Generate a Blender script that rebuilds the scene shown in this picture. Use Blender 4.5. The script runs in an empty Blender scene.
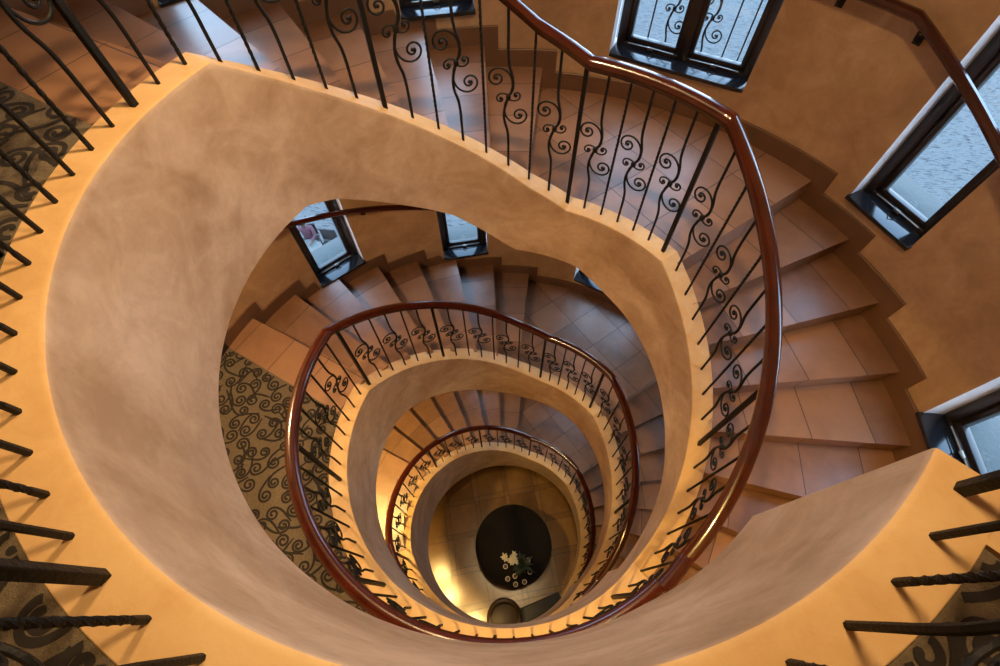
import bpy, bmesh, math, random
from mathutils import Vector, Matrix
random.seed(7)
col = bpy.context.scene.collection
scene = bpy.context.scene
ZC = 10.90            # the eye is this high above the lobby floor; heights below are measured from the eye
R_WELL, R_OUT, R_LEDGE, R_BAL, R_WALL = 1.395, 1.53, 1.553, 1.476, 3.0
def rad(a): return math.radians(a)
def pol(r, ph, z): return Vector((r*math.cos(rad(ph)), r*math.sin(rad(ph)), z+ZC))
def lerp_tab(tab, u):
    # tab: (angle, value), angles falling as the stair goes down
    if u >= tab[0][0]: return tab[0][1]
    for (a0, v0), (a1, v1) in zip(tab, tab[1:]):
        if u >= a1:
            t = (a0-u)/(a0-a1) if a0 != a1 else 0
            return v0+(v1-v0)*t
    return tab[-1][1]

# ------------------------------------------------------------------ materials
def new_mat(name):
    m = bpy.data.materials.new(name); m.use_nodes = True
    nt = m.node_tree; nt.nodes.clear()
    out = nt.nodes.new('ShaderNodeOutputMaterial')
    b = nt.nodes.new('ShaderNodeBsdfPrincipled')
    nt.links.new(b.outputs[0], out.inputs[0])
    return m, nt, b
class NB:
    def __init__(s, nt): s.nt = nt
    def n(s, t, **kw):
        x = s.nt.nodes.new(t)
        for k, v in kw.items(): setattr(x, k, v)
        return x
    def l(s, a, b): s.nt.links.new(a, b)
    def m(s, op, a, b=None, c=None, clamp=False):
        x = s.nt.nodes.new('ShaderNodeMath'); x.operation = op; x.use_clamp = clamp
        for i, v in enumerate((a, b, c)):
            if v is None: continue
            if isinstance(v, (int, float)): x.inputs[i].default_value = v
            else: s.l(v, x.inputs[i])
        return x.outputs[0]
    def mix(s, f, a, b):
        x = s.nt.nodes.new('ShaderNodeMix'); x.data_type = 'RGBA'
        for i, v in ((0, f), (6, a), (7, b)):
            if isinstance(v, (int, float)): x.inputs[i].default_value = v
            elif isinstance(v, tuple): x.inputs[i].default_value = (*v, 1)
            else: s.l(v, x.inputs[i])
        return x.outputs[2]
    def ramp(s, f, stops):
        x = s.nt.nodes.new('ShaderNodeValToRGB')
        e = x.color_ramp.elements
        while len(e) < len(stops): e.new(.5)
        for q, (p, c) in zip(e, stops):
            q.position = p; q.color = (*c, 1)
        s.l(f, x.inputs[0]); return x.outputs[0]
    def noise(s, vec, scale, detail=4, rough=.5, dist=0.):
        x = s.nt.nodes.new('ShaderNodeTexNoise')
        x.inputs['Scale'].default_value = scale; x.inputs['Detail'].default_value = detail
        x.inputs['Roughness'].default_value = rough; x.inputs['Distortion'].default_value = dist
        s.l(vec, x.inputs['Vector']); return x.outputs[0]
def simple(name, c, rough=.5, metal=0., coat=0., bump=0., bscale=60., var=0.12, vscale=6., spec=.5):
    m, nt, b = new_mat(name); k = NB(nt); b.inputs['Specular IOR Level'].default_value = spec
    b.inputs['Roughness'].default_value = rough; b.inputs['Metallic'].default_value = metal
    b.inputs['Coat Weight'].default_value = coat; b.inputs['Coat Roughness'].default_value = .08
    pos = k.n('ShaderNodeNewGeometry').outputs['Position']
    n = k.noise(pos, vscale, 5)
    lo = tuple(x*(1-var) for x in c); hi = tuple(min(1, x*(1+var)) for x in c)
    k.l(k.ramp(n, [(.3, lo), (.7, hi)]), b.inputs['Base Color'])
    if bump:
        bp = k.n('ShaderNodeBump'); bp.inputs['Strength'].default_value = bump; bp.inputs['Distance'].default_value = .01
        k.l(k.noise(pos, bscale, 3), bp.inputs['Height']); k.l(bp.outputs[0], b.inputs['Normal'])
    return m
def plaster(name, dark, mid, light, rough=.6):
    m, nt, b = new_mat(name); k = NB(nt)
    pos = k.n('ShaderNodeNewGeometry').outputs['Position']
    big = k.noise(pos, 1.6, 3, .55, .6)
    med = k.noise(pos, 3.6, 7, .62, .9)
    fine = k.noise(pos, 22, 4, .6, .4)
    v = k.m('ADD', k.m('MULTIPLY', big, .45), k.m('ADD', k.m('MULTIPLY', med, .42), k.m('MULTIPLY', fine, .13)))
    c = k.ramp(v, [(.38, dark), (.5, mid), (.62, light)])
    k.l(c, b.inputs['Base Color'])
    b.inputs['Roughness'].default_value = rough
    bp = k.n('ShaderNodeBump'); bp.inputs['Strength'].default_value = .25; bp.inputs['Distance'].default_value = .012
    k.l(k.m('ADD', med, k.m('MULTIPLY', fine, .4)), bp.inputs['Height']); k.l(bp.outputs[0], b.inputs['Normal'])
    return m
def tiles(name, c0, c1, grout, size, w, rough=.35, band=None, stain=.25):
    m, nt, b = new_mat(name); k = NB(nt)
    uv = k.n('ShaderNodeUVMap').outputs[0]
    sp = k.n('ShaderNodeSeparateXYZ'); k.l(uv, sp.inputs[0])
    u, v = sp.outputs[0], sp.outputs[1]
    masks = []; ids = []
    for q in (u, v):
        s = k.m('DIVIDE', q, size)
        fr = k.m('FRACT', s)
        d = k.m('MULTIPLY', k.m('MINIMUM', fr, k.m('SUBTRACT', 1., fr)), size)
        g = k.m('LESS_THAN', d, w)
        if band:
            d2 = k.m('MULTIPLY', k.m('ABSOLUTE', k.m('SUBTRACT', fr, band/size)), size)
            g = k.m('MAXIMUM', g, k.m('LESS_THAN', d2, w))
        masks.append(g)
        ids.append(k.m('FLOOR', s) if not band else k.m('ADD', k.m('FLOOR', s), k.m('MULTIPLY', .5, k.m('LESS_THAN', fr, band/size))))
    g = k.m('MAXIMUM', masks[0], masks[1])
    cv = k.n('ShaderNodeCombineXYZ'); k.l(ids[0], cv.inputs[0]); k.l(ids[1], cv.inputs[1])
    wn = k.n('ShaderNodeTexWhiteNoise'); wn.noise_dimensions = '2D'; k.l(cv.outputs[0], wn.inputs['Vector'])
    pos = k.n('ShaderNodeNewGeometry').outputs['Position']
    n = k.noise(pos, 5, 6, .6, .5)
    f = k.m('ADD', k.m('MULTIPLY', wn.outputs[0], .45), k.m('MULTIPLY', n, .7))
    c = k.ramp(f, [(.25, c0), (.8, c1)])
    k.l(k.mix(g, c, grout), b.inputs['Base Color'])
    k.l(k.m('ADD', rough, k.m('MULTIPLY', g, .08), ), b.inputs['Roughness'])
    bp = k.n('ShaderNodeBump'); bp.inputs['Strength'].default_value = .35; bp.inputs['Distance'].default_value = .003
    k.l(k.m('SUBTRACT', k.m('MULTIPLY', n, .3), g), bp.inputs['Height']); k.l(bp.outputs[0], b.inputs['Normal'])
    return m
M = {}
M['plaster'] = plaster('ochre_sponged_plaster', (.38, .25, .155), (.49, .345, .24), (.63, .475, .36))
M['ledge'] = plaster('lamplit_ledge_plaster', (.50, .30, .125), (.57, .355, .16), (.64, .43, .215))  # fascia plaster again, with the lamp's warm light mixed into its tone
M['wall'] = plaster('ochre_wall_plaster', (.37, .215, .10), (.46, .28, .14), (.57, .365, .20))
M['reveal'] = simple('pale_window_reveal', (.62, .58, .56), .7)
M['tile'] = tiles('terracotta_step_tile', (.16, .074, .039), (.29, .150, .085), (.048, .025, .015), .45, .0035)
M['skirt'] = simple('terracotta_skirting', (.15, .072, .036), .4)
M['lobby'] = tiles('honey_lobby_tile', (.14, .068, .018), (.235, .122, .038), (.045, .022, .008), .68, .006, .2, band=.11)
M['iron'] = simple('black_wrought_iron', (.006, .0055, .005), .55, 0., spec=.28, bump=.3, bscale=90)
M['mahogany'] = simple('polished_mahogany', (.042, .0062, .003), .22, coat=.7, var=.35, vscale=14)
M['frame'] = simple('dark_stained_frame', (.016, .010, .008), .35, coat=.2)
M['sill'] = simple('glossy_dark_sill', (.010, .011, .014), .14, coat=.15)
M['brass'] = simple('worn_brass', (.62, .5, .3), .3, 1.)
M['steel'] = simple('pale_worn_steel', (.55, .52, .46), .35, 1.)
M['stone'] = simple('pale_stone_ledge', (.054, .06, .058), .8, bump=.3, bscale=30)
M['carpet'] = simple('beige_carpet_pile', (.125, .092, .058), .95, bump=.6, bscale=220, var=.2, vscale=60)
M['scroll'] = simple('dark_carpet_scroll', (.016, .011, .009), .95)
M['darkwood'] = simple('dark_landing_wood', (.018, .010, .008), .4)
M['ceiling'] = simple('ceiling_paint', (.62, .54, .42), .9)
M['table'] = simple('dark_table_cloth', (.007, .005, .004), .85, spec=.2)
M['ceramic'] = simple('dark_ceramic', (.02, .025, .02), .3)
M['leaf'] = simple('dark_leaves', (.012, .022, .010), .6)
M['petal'] = simple('cream_petals', (.75, .66, .42), .6)
M['candleglass'] = simple('white_glazed_ceramic', (.80, .76, .68), .3)
M['wax'] = simple('dark_candle_wax', (.10, .055, .03), .5)
M['leather'] = simple('brown_leather', (.045, .022, .010), .5)
M['leather2'] = simple('black_leather', (.012, .010, .008), .5)
M['white'] = simple('white_painted_top', (.075, .075, .07), .5)
M['black'] = simple('black_fabric', (.004, .004, .005), .9)
M['pink'] = simple('mauve_cloth', (.06, .018, .03), .8, var=.5, vscale=30)
M['denim'] = simple('dark_denim', (.006, .008, .012), .85)
M['skin'] = simple('skin_tone', (.07, .04, .028), .55)
M['hair'] = simple('dark_hair', (.004, .003, .003), .6)
M['foliage'] = simple('green_foliage', (.03, .06, .025), .6, var=.5, vscale=30)
M['hem'] = simple('step_wood', (.1, .05, .02), .5)
def glass_mat():
    m = bpy.data.materials.new('window_glass'); m.use_nodes = True
    nt = m.node_tree; nt.nodes.clear(); k = NB(nt)
    o = k.n('ShaderNodeOutputMaterial'); t = k.n('ShaderNodeBsdfTransparent'); g = k.n('ShaderNodeBsdfGlossy')
    t.inputs[0].default_value = (.93, .97, .98, 1); g.inputs['Roughness'].default_value = .02
    f = k.n('ShaderNodeLayerWeight'); f.inputs[0].default_value = .5
    fr = k.m('ADD', k.m('MULTIPLY', k.m('POWER', f.outputs['Facing'], 5.), .6), .035)
    x = k.n('ShaderNodeMixShader'); k.l(fr, x.inputs[0]); k.l(t.outputs[0], x.inputs[1]); k.l(g.outputs[0], x.inputs[2])
    k.l(x.outputs[0], o.inputs[0]); return m
M['glass'] = glass_mat()
def lamp_mat(name, c, s):
    m, nt, b = new_mat(name)
    b.inputs['Base Color'].default_value = (.9, .85, .75, 1)
    b.inputs['Emission Color'].default_value = (*c, 1); b.inputs['Emission Strength'].default_value = s
    return m
WARM = (1., .69, .34)
GOLD = (1., .66, .20)
M['lamp'] = lamp_mat('warm_lamp_diffuser', WARM, 8)
def street_mat():
    m, nt, b = new_mat('pale_street_setts'); k = NB(nt)
    pos = k.n('ShaderNodeNewGeometry').outputs['Position']
    mp = k.n('ShaderNodeMapping'); mp.inputs['Rotation'].default_value = (0, 0, rad(10)); k.l(pos, mp.inputs[0])
    br = k.n('ShaderNodeTexBrick'); k.l(mp.outputs[0], br.inputs['Vector'])
    br.inputs['Scale'].default_value = 2.2; br.inputs['Mortar Size'].default_value = .012
    br.inputs['Color1'].default_value = (.062, .062, .060, 1); br.inputs['Color2'].default_value = (.072, .070, .066, 1); br.inputs['Mortar'].default_value = (.045, .047, .047, 1)
    st = k.n('ShaderNodeMapping'); st.inputs['Scale'].default_value = (1.2, 6.5, 3); k.l(mp.outputs[0], st.inputs[0])
    n = k.noise(st.outputs[0], 2.9, 3, .65)
    f = k.ramp(n, [(.39, (.0, .0, .0)), (.46, (1, 1, 1))])
    c = k.mix(f, (.006, .008, .010), br.outputs[0])
    k.l(c, b.inputs['Base Color']); b.inputs['Roughness'].default_value = .9
    return m
M['street'] = street_mat()

# ------------------------------------------------------------------ mesh helpers
class MB:
    """collects shapes, then builds one mesh object"""
    def __init__(s): s.bm = bmesh.new(); s.uv = None
    def uvl(s):
        if s.uv is None: s.uv = s.bm.loops.layers.uv.new('UVMap')
        return s.uv
    def face(s, pts, mi=0, uvs=None):
        vs = [s.bm.verts.new(p) for p in pts]
        f = s.bm.faces.new(vs); f.material_index = mi
        if uvs:
            L = s.uvl()
            for lp, q in zip(f.loops, uvs): lp[L].uv = q
        return f
    def loft(s, rings, closed_ring=True, cap=True, closed_path=False, mi=0):
        vr = [[s.bm.verts.new(p) for p in r] for r in rings]
        n = len(vr[0]); m = len(vr)
        for i in range(m if closed_path else m-1):
            a, b = vr[i], vr[(i+1) % m]
            for j in range(n if closed_ring else n-1):
                f = s.bm.faces.new((a[j], a[(j+1) % n], b[(j+1) % n], b[j])); f.material_index = mi
        if cap and closed_ring and not closed_path:
            for r in (vr[0][::-1], vr[-1]):
                f = s.bm.faces.new(r); f.material_index = mi
    def tube(s, pts, r, sides=6, mi=0, taper=None):
        pts = [Vector(p) for p in pts]; rings = []
        t0 = (pts[1]-pts[0]).normalized()
        up = Vector((0, 0, 1)) if abs(t0.z) < .9 else Vector((1, 0, 0))
        nrm = t0.cross(up).normalized()
        for i, p in enumerate(pts):
            t = (pts[min(i+1, len(pts)-1)]-pts[max(i-1, 0)])
            if t.length < 1e-9: t = t0
            t.normalize()
            nrm = (nrm-t*nrm.dot(t))
            if nrm.length < 1e-6: nrm = t.orthogonal()
            nrm.normalize(); bn = t.cross(nrm)
            rr = r if taper is None else r*(1+(taper-1)*i/(len(pts)-1))
            rings.append([p+rr*(math.cos(2*math.pi*(k+.5)/sides)*nrm+math.sin(2*math.pi*(k+.5)/sides)*bn) for k in range(sides)])
        s.loft(rings, mi=mi)
    def box(s, c, size, rot=None, mi=0, bevel=0.):
        c = Vector(c); hx, hy, hz = [x/2 for x in size]
        mat = rot or Matrix.Identity(3)
        b2 = bmesh.new(); bmesh.ops.create_cube(b2, size=1)
        for v in b2.verts: v.co = Vector((v.co.x*size[0], v.co.y*size[1], v.co.z*size[2]))
        if bevel: bmesh.ops.bevel(b2, geom=b2.edges[:], offset=bevel, segments=2, affect='EDGES', profile=.5)
        vm = {v: s.bm.verts.new(c+mat @ v.co) for v in b2.verts}
        for f in b2.faces:
            g = s.bm.faces.new([vm[v] for v in f.verts]); g.material_index = mi
        b2.free()
    def lathe(s, prof, c=(0, 0, 0), n=32, mi=0):
        c = Vector(c)
        rings = [[c+Vector((r*math.cos(2*math.pi*k/n), r*math.sin(2*math.pi*k/n), z)) for k in range(n)] for r, z in prof]
        s.loft(rings, mi=mi)
    def ball(s, c, r, sx=1, sy=1, sz=1, mi=0, seg=12):
        b2 = bmesh.new(); bmesh.ops.create_uvsphere(b2, u_segments=seg, v_segments=max(6, seg//2), radius=r)
        vm = {v: s.bm.verts.new(Vector(c)+Vector((v.co.x*sx, v.co.y*sy, v.co.z*sz))) for v in b2.verts}
        for f in b2.faces:
            g = s.bm.faces.new([vm[v] for v in f.verts]); g.material_index = mi
        b2.free()
    def build(s, name, mats, parent=None, smooth=True, angle=35, origin=None):
        bmesh.ops.remove_doubles(s.bm, verts=s.bm.verts[:], dist=1e-5)
        bmesh.ops.recalc_face_normals(s.bm, faces=s.bm.faces[:])
        o0 = Vector(origin) if origin is not None else (Vector(parent.location) if parent is not None and parent.type == 'EMPTY' else Vector((0, 0, 0)))
        for v in s.bm.verts: v.co -= o0
        me = bpy.data.meshes.new(name); s.bm.to_mesh(me); s.bm.free()
        for m in (mats if isinstance(mats, (list, tuple)) else [mats]): me.materials.append(m)
        if smooth:
            me.polygons.foreach_set('use_smooth', [True]*len(me.polygons))
            me.set_sharp_from_angle(angle=rad(angle))
        o = bpy.data.objects.new(name, me); col.objects.link(o)
        if parent is None: o.location = o0
        else:
            o.parent = parent
            pw = parent.location if parent.parent is None else parent.location+parent.parent.location
            o.location = o0-pw
        return o
def tag(o, label=None, cat=None, group=None, kind=None):
    if label: o['label'] = label
    if cat: o['category'] = cat
    if group: o['group'] = group
    if kind: o['kind'] = kind
    return o
def empty(name, loc, label=None, cat=None, group=None, kind=None):
    o = bpy.data.objects.new(name, None); o.empty_display_size = .1; col.objects.link(o); o.location = loc
    return tag(o, label, cat, group, kind)
def put(name, me, parent, loc, rz=0.):
    """another instance of a part: shared mesh, own object, world location loc"""
    o = bpy.data.objects.new(name, me); col.objects.link(o); o.parent = parent
    base = Vector(parent.location)+(Vector(parent.parent.location) if parent.parent else Vector())
    o.location = Vector(loc)-base; o.rotation_euler = (0, 0, rz); return o

def sector_grid(mb, r0, r1, a0, a1, z, uvf, flip=False, nr=6, mi=0):
    """flat annular sector, a0 > a1 in degrees, with UVs"""
    n = max(2, int(abs(a0-a1)/3)+1)
    for i in range(n):
        for j in range(nr):
            aa = [a0+(a1-a0)*i/n, a0+(a1-a0)*(i+1)/n]; rr = [r0+(r1-r0)*j/nr, r0+(r1-r0)*(j+1)/nr]
            q = [(rr[0], aa[0]), (rr[1], aa[0]), (rr[1], aa[1]), (rr[0], aa[1])]
            if flip: q = q[::-1]
            mb.face([pol(r, a, z) for r, a in q], mi, [uvf(r, a) for r, a in q])

# ------------------------------------------------------------------ stair layout
# per storey: floor level, ledge top line, fascia lower line, noses of the two flights
NA = [153.5-9.95*k for k in range(8)]
NBm = [35-9.7*k for k in range(8)]
NC = [193.5-10.0*k for k in range(12)]
STOREY = [
 dict(z0=-1.12, h=.19, up=NA, dn=NBm, end=318., cx=0.,
      ledge=[(318, -1.10), (150.25, -1.10), (82, -2.42), (70, -2.58), (37, -2.60), (-43, -4.13)],
      bot=[(318, -2.05), (306, -2.15), (296, -2.36), (282, -2.42), (264, -2.32), (246, -2.15), (228, -2.07), (200, -2.04), (146, -2.0), (138, -2.09), (121, -2.40), (106, -2.65), (90, -3.03), (86, -3.11), (64, -3.17), (53, -3.32), (40, -3.45), (20, -3.70), (0, -3.98), (-16, -4.18), (-43, -4.70)]),
 dict(z0=-4.16, h=.19, up=NA, dn=NBm, end=327., cx=0.,
      ledge=[(317, -4.13), (158, -4.14), (82, -5.52), (70, -5.66), (37, -5.67), (-43, -7.18)],
      bot=[(317, -5.18), (170, -5.2), (154, -5.23), (142, -5.36), (127, -5.62), (107, -5.98), (92.8, -6.2), (80, -6.33), (50, -6.36), (35, -6.45), (21, -6.58), (5, -6.8), (-10, -7.1), (-43, -7.75)]),
 dict(z0=-7.20, h=.19, up=NC, dn=NBm, end=327., cx=.04, rs=1.035,
      ledge=[(317, -7.18), (201, -7.18), (74, -9.44), (37, -9.46), (-43, -10.86)],
      bot=[(317, -8.4), (227, -8.5), (200, -8.95), (188, -9.2), (156, -9.55), (121, -10.02), (89, -10.2), (58, -10.2), (33, -10.2), (0, -10.5), (-16, -10.9), (-43, -10.9)]),
]
for s in STOREY: s['hdn'] = s['h']
STOREY[2]['hdn'] = .18

def ringk(rs, cx, u):
    t = min(1, max(0, (317-u)/40)) if rs != 1. else 1
    return 1+(rs-1)*t, Vector((cx*t, -.05*t if rs != 1. else 0, 0))
def stringer(S, name, label, cap_z=None):
    mb = MB(); L, B = S['ledge'], S['bot']; u0 = L[0][0]
    us = sorted(set([round(u0-1.5*i, 3) for i in range(int((u0+43)/1.5)+1)]+[p[0] for p in L]+[p[0] for p in B if p[0] >= -43]), reverse=True)
    us = [u for u in us if -43 <= u <= u0]
    rings = []
    for u in us:
        zt, zb = lerp_tab(L, u), lerp_tab(B, u)
        ro = R_LEDGE
        k, offk = ringk(S.get('rs', 1.), S['cx'], u); rw = R_WELL*k; ro = R_LEDGE*k
        pr = [(rw, zb), (rw, zb+.01), (rw, zt-.03), (rw, zt-.009), (rw+.0022, zt-.0025), (rw+.008, zt), (rw+.02, zt), (ro-.02, zt), (ro-.004, zt), (ro, zt-.004), (ro, max(zb+.01, zt-.55)), (ro-.03, zb)]
        rings.append([pol(r, u, z)+offk for r, z in pr])
    mb.loft(rings)
    bmesh.ops.recalc_face_normals(mb.bm, faces=mb.bm.faces[:])
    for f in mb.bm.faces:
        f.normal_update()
        if f.normal.z > .5: f.material_index = 1                # ledge top: warm lamplight put into the plaster colour
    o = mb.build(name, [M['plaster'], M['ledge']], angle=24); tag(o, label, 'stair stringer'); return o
stringer(STOREY[0], 'stair_stringer', 'wide ochre plaster stringer of the nearest stair turn, gold-lit ledge on top')
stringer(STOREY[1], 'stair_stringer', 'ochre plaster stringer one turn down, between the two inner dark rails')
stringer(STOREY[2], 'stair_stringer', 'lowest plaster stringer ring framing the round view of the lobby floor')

def landing_uv(ang, r0=0.):
    ca, sa = math.cos(rad(ang)), math.sin(rad(ang))
    def f(r, a):
        x, y = r*math.cos(rad(a)), r*math.sin(rad(a))
        return (x*ca+y*sa+10.06, -x*sa+y*ca+10.0)
    return f
def slab(name, r0, r1, a0, a1, z, th, uvf, mats, lip0=True):
    """landing slab as an annular sector with a nosing lip on the side the stair falls away (a1) """
    mb = MB()
    sector_grid(mb, r0, r1, a0, a1, z, uvf)
    sector_grid(mb, r0, r1, a0, a1, z-th, uvf, flip=True)
    n = max(2, int(abs(a0-a1)/3)+1)
    for r in (r0, r1):
        for i in range(n):
            p, q = a0+(a1-a0)*i/n, a0+(a1-a0)*(i+1)/n
            mb.face([pol(r, p, z), pol(r, q, z), pol(r, q, z-th), pol(r, p, z-th)], 0, [(.1, .1)]*4)
    for a in (a0, a1):
        for j in range(6):
            ra, rb = r0+(r1-r0)*j/6, r0+(r1-r0)*(j+1)/6
            mb.face([pol(ra, a, z), pol(rb, a, z), pol(rb, a, z-th), pol(ra, a, z-th)], 0, [(ra-1.83+4.5, .15), (rb-1.83+4.5, .15), (rb-1.83+4.5, .3), (ra-1.83+4.5, .3)])
    return mb.build(name, mats, smooth=False)
def step_mesh(a_back, a_nose, z, h, idx, parent):
    """one tiled step: tread with projecting lip, riser below its front edge, body under it"""
    mb = MB(); r0, r1 = R_OUT-.02, R_WALL-.002
    ov = .9                                                    # runs on a little under the step above
    dn = .55                                                   # lip projection in degrees
    v0 = .45*idx
    am = (a_back+a_nose)/2
    def uvt(r, a): return (r*math.cos(rad(a-am))*1.003-1.83+4.5, v0+.1+.2*(a-a_nose)/max(1e-6, a_back-a_nose))
    n = 4; nr = 6
    al = [a_back+ov+(a_nose-dn-a_back-ov)*i/n for i in range(n+1)]
    for top, zz in ((True, z), (False, z-h-.13)):
        aa = al if top else [a_back+ov+(a_nose-a_back-ov)*i/n for i in range(n+1)]
        for i in range(n):
            for j in range(nr):
                ra, rb = r0+(r1-r0)*j/nr, r0+(r1-r0)*(j+1)/nr
                q = [(ra, aa[i]), (rb, aa[i]), (rb, aa[i+1]), (ra, aa[i+1])]
                mb.face([pol(r, a, zz) for r, a in q], 0, [uvt(r, a) for r, a in q])
    def strip(a_t, z_t, a_b, z_b, v1, v2):
        for j in range(nr):
            ra, rb = r0+(r1-r0)*j/nr, r0+(r1-r0)*(j+1)/nr
            mb.face([pol(ra, a_t, z_t), pol(rb, a_t, z_t), pol(rb, a_b, z_b), pol(ra, a_b, z_b)], 0,
                    [(ra-1.83+4.5, v1), (rb-1.83+4.5, v1), (rb-1.83+4.5, v2), (ra-1.83+4.5, v2)])
    lt = .026
    strip(a_nose-dn, z, a_nose-dn, z-lt, v0+.1, v0+.12)
    strip(a_nose-dn, z-lt, a_nose, z-lt, v0+.12, v0+.14)
    strip(a_nose, z-lt, a_nose, z-h-.13, v0+.15, v0+.3)
    strip(a_back+ov, z, a_back+ov, z-h-.13, v0+.15, v0+.3)
    for r in (r0, r1):
        ab = [a_back+ov+(a_nose-a_back-ov)*i/n for i in range(n+1)]
        for i in range(n):
            mb.face([pol(r, al[i], z), pol(r, al[i+1], z), pol(r, al[i+1], z-lt), pol(r, al[i], z-lt)], 0, [(.1, .1)]*4)
            mb.face([pol(r, al[i], z-lt), pol(r, ab[i+1] if i == n-1 else al[i+1], z-lt), pol(r, ab[i+1], z-h-.13), pol(r, ab[i], z-h-.13)], 0, [(.1, .1)]*4)
    return mb.build('step', M['tile'], parent, smooth=False)
def flight(noses, z0, h, label):
    c = pol(2.25, noses[-1], z0-h*len(noses))
    e = empty('stair_flight', c, label, 'stair flight')
    for i in range(1, len(noses)):
        step_mesh(noses[i-1], noses[i], z0-i*h, h, i, e)
    return e
ZB = [s['z0'] for s in STOREY]
fl_labels = [('topmost flight of terracotta tiled steps behind the scroll balusters along the upper edge',
              'terracotta tiled flight under the right wall, beside the large dark rail'),
             ('tiled flight fanning down from the visible scroll carpet, below the leaning window views',
              'shadowy tiled flight to the right of the middle rail ring'),
             ('amber lit tiled flight winding down at the left of the smallest rail ring',
              'lowest dim tiled flight at the right of the smallest rail ring')]
for i, S in enumerate(STOREY):
    zm = S['z0']-S['h']*len(S['up'])
    S['zm'] = zm
    flight(S['up'], S['z0'], S['h'], fl_labels[i][0])
    flight(S['dn'], zm, S['hdn'], fl_labels[i][1])
    tag(slab('floor_half_landing_%d' % (i+1), R_OUT-.02, R_WALL, S['up'][-1]+.9, S['dn'][0]-.5, zm, .32, landing_uv(36), M['tile']),
        ['tiled half landing under the double window with the iron grille', 'tiled half landing one turn down, lower right of the small blue windows', 'tiled half landing deepest down, above the smallest rail ring'][i], 'landing', kind='structure')
    tag(slab('floor_landing_%d' % (i+1), R_OUT-.02, R_WALL, S['end'], S['up'][0]-.5, S['z0'], .42, landing_uv(60.7-90), M['tile']),
        ['carpeted top landing around the camera', 'landing one storey down carrying the scroll carpet', 'lowest upper landing beneath the carpeted one'][i], 'landing', kind='structure')

# radial kerb closing the top landing above the stair, and its end of the fascia
mb = MB()
for a in (0,):
    rings = []
    for i in range(9):
        r = R_LEDGE-.004+(R_WALL-R_LEDGE+.004)*i/8
        d0 = 318.; w = math.degrees(.15/r)
        rings.append([pol(r, d0, -2.04), pol(r, d0, -1.112), pol(r, d0-.3, -1.10), pol(r, d0-w, -1.10), pol(r, d0-w, -1.6), pol(r, d0-w, -2.04)])
    mb.loft(rings)
tag(mb.build('trim_landing_end', M['ledge'], angle=30), 'gold-lit plaster kerb turning away at the right end of the top landing', 'kerb', kind='structure')

# ------------------------------------------------------------------ outer wall with window openings
WIN = []
def win_set(dz, tops=(1.38,)*5):
    for (a0, a1, zb), tp in zip(((137., 125.6, -1.51), (106.1, 94.6, -2.0), (72.4, 50.4, -2.30), (28.9, 18.1, -2.58), (359.2, 348., -3.24)), tops):
        WIN.append((a0, a1, zb+dz, zb+dz+tp))
win_set(0, (1.38, 2.2, 2.3, 2.3, 2.2)); win_set(-3.04)  # unseen heads of the top storey windows raised for more daylight
WIN[7] = (70.7, 49., -5.48, -4.10); 
WIN += [(106.1, 94.6, -8.35, -7.0), (70.7, 49, -8.9, -7.5), (28.9, 18.1, -9.2, -7.85)]
ZTOP = 1.95
mb = MB()
zs = sorted(set([-10.95, ZTOP]+[w[2] for w in WIN]+[w[3] for w in WIN]))
angs = sorted(set([float(a) for a in range(0, 360, 3)]+[w[0] for w in WIN]+[w[1] for w in WIN]))
def inside(a, z):
    for i, w in enumerate(WIN):
        if w[1] < a < w[0] and w[2] < z < w[3]: return True
    return False
RO = R_WALL+.32
for i in range(len(angs)):
    a, b = angs[i], angs[(i+1) % len(angs)]
    if b < a: b += 360
    for z0, z1 in zip(zs, zs[1:]):
        if inside((a+b)/2 % 360, (z0+z1)/2): continue
        mb.face([pol(R_WALL, a, z0), pol(R_WALL, b, z0), pol(R_WALL, b, z1), pol(R_WALL, a, z1)], 0)
        mb.face([pol(RO, a, z0), pol(RO, a, z1), pol(RO, b, z1), pol(RO, b, z0)], 0)
for (a0, a1, z0, z1) in WIN:
    aa = [a for a in angs if a1 <= a <= a0]
    for a in (a0, a1): mb.face([pol(R_WALL, a, z0), pol(RO, a, z0), pol(RO, a, z1), pol(R_WALL, a, z1)], 1)
    for p, q in zip(aa, aa[1:]):
        for z in (z0, z1): mb.face([pol(R_WALL, p, z), pol(RO, p, z), pol(RO, q, z), pol(R_WALL, q, z)], 1)
wall = mb.build('wall_outer', [M['wall'], M['reveal']], angle=25)
tag(wall, 'round ochre plaster stairwell wall pierced by dark framed windows', 'wall', kind='structure')

def frame_basis(a):
    er = Vector((math.cos(rad(a)), math.sin(rad(a)), 0)); et = Vector((math.sin(rad(a)), -math.cos(rad(a)), 0))
    return er, et     # et points to falling angle: the right hand seen from the well
def obox(mb, er, et, c, wt, wr, wz, mi=0, bevel=0.):
    rot = Matrix((et, er, Vector((0, 0, 1)))).transposed()
    mb.box(c, (wt, wr, wz), rot, mi, bevel)
win_labels = {}
names = ['top storey window at the upper left, above the frame', 'small window cut by the upper edge above the scroll balusters', 'double window with wrought iron grille above the half landing',
 'tall tilted window on the right wall crossed by the wall handrail', 'dark window at the right edge behind the plaster kerb',
 'window one turn down showing a person on the pale street', 'window one turn down, right of the one showing a person', 'sliver of blue window tucked under the plaster stringer',
 'window one turn down on the right, behind the stringer', 'window one turn down, hidden at the right', 'lowest window on the upper side', 'lowest window above the deepest half landing', 'lowest window on the right']
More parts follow.
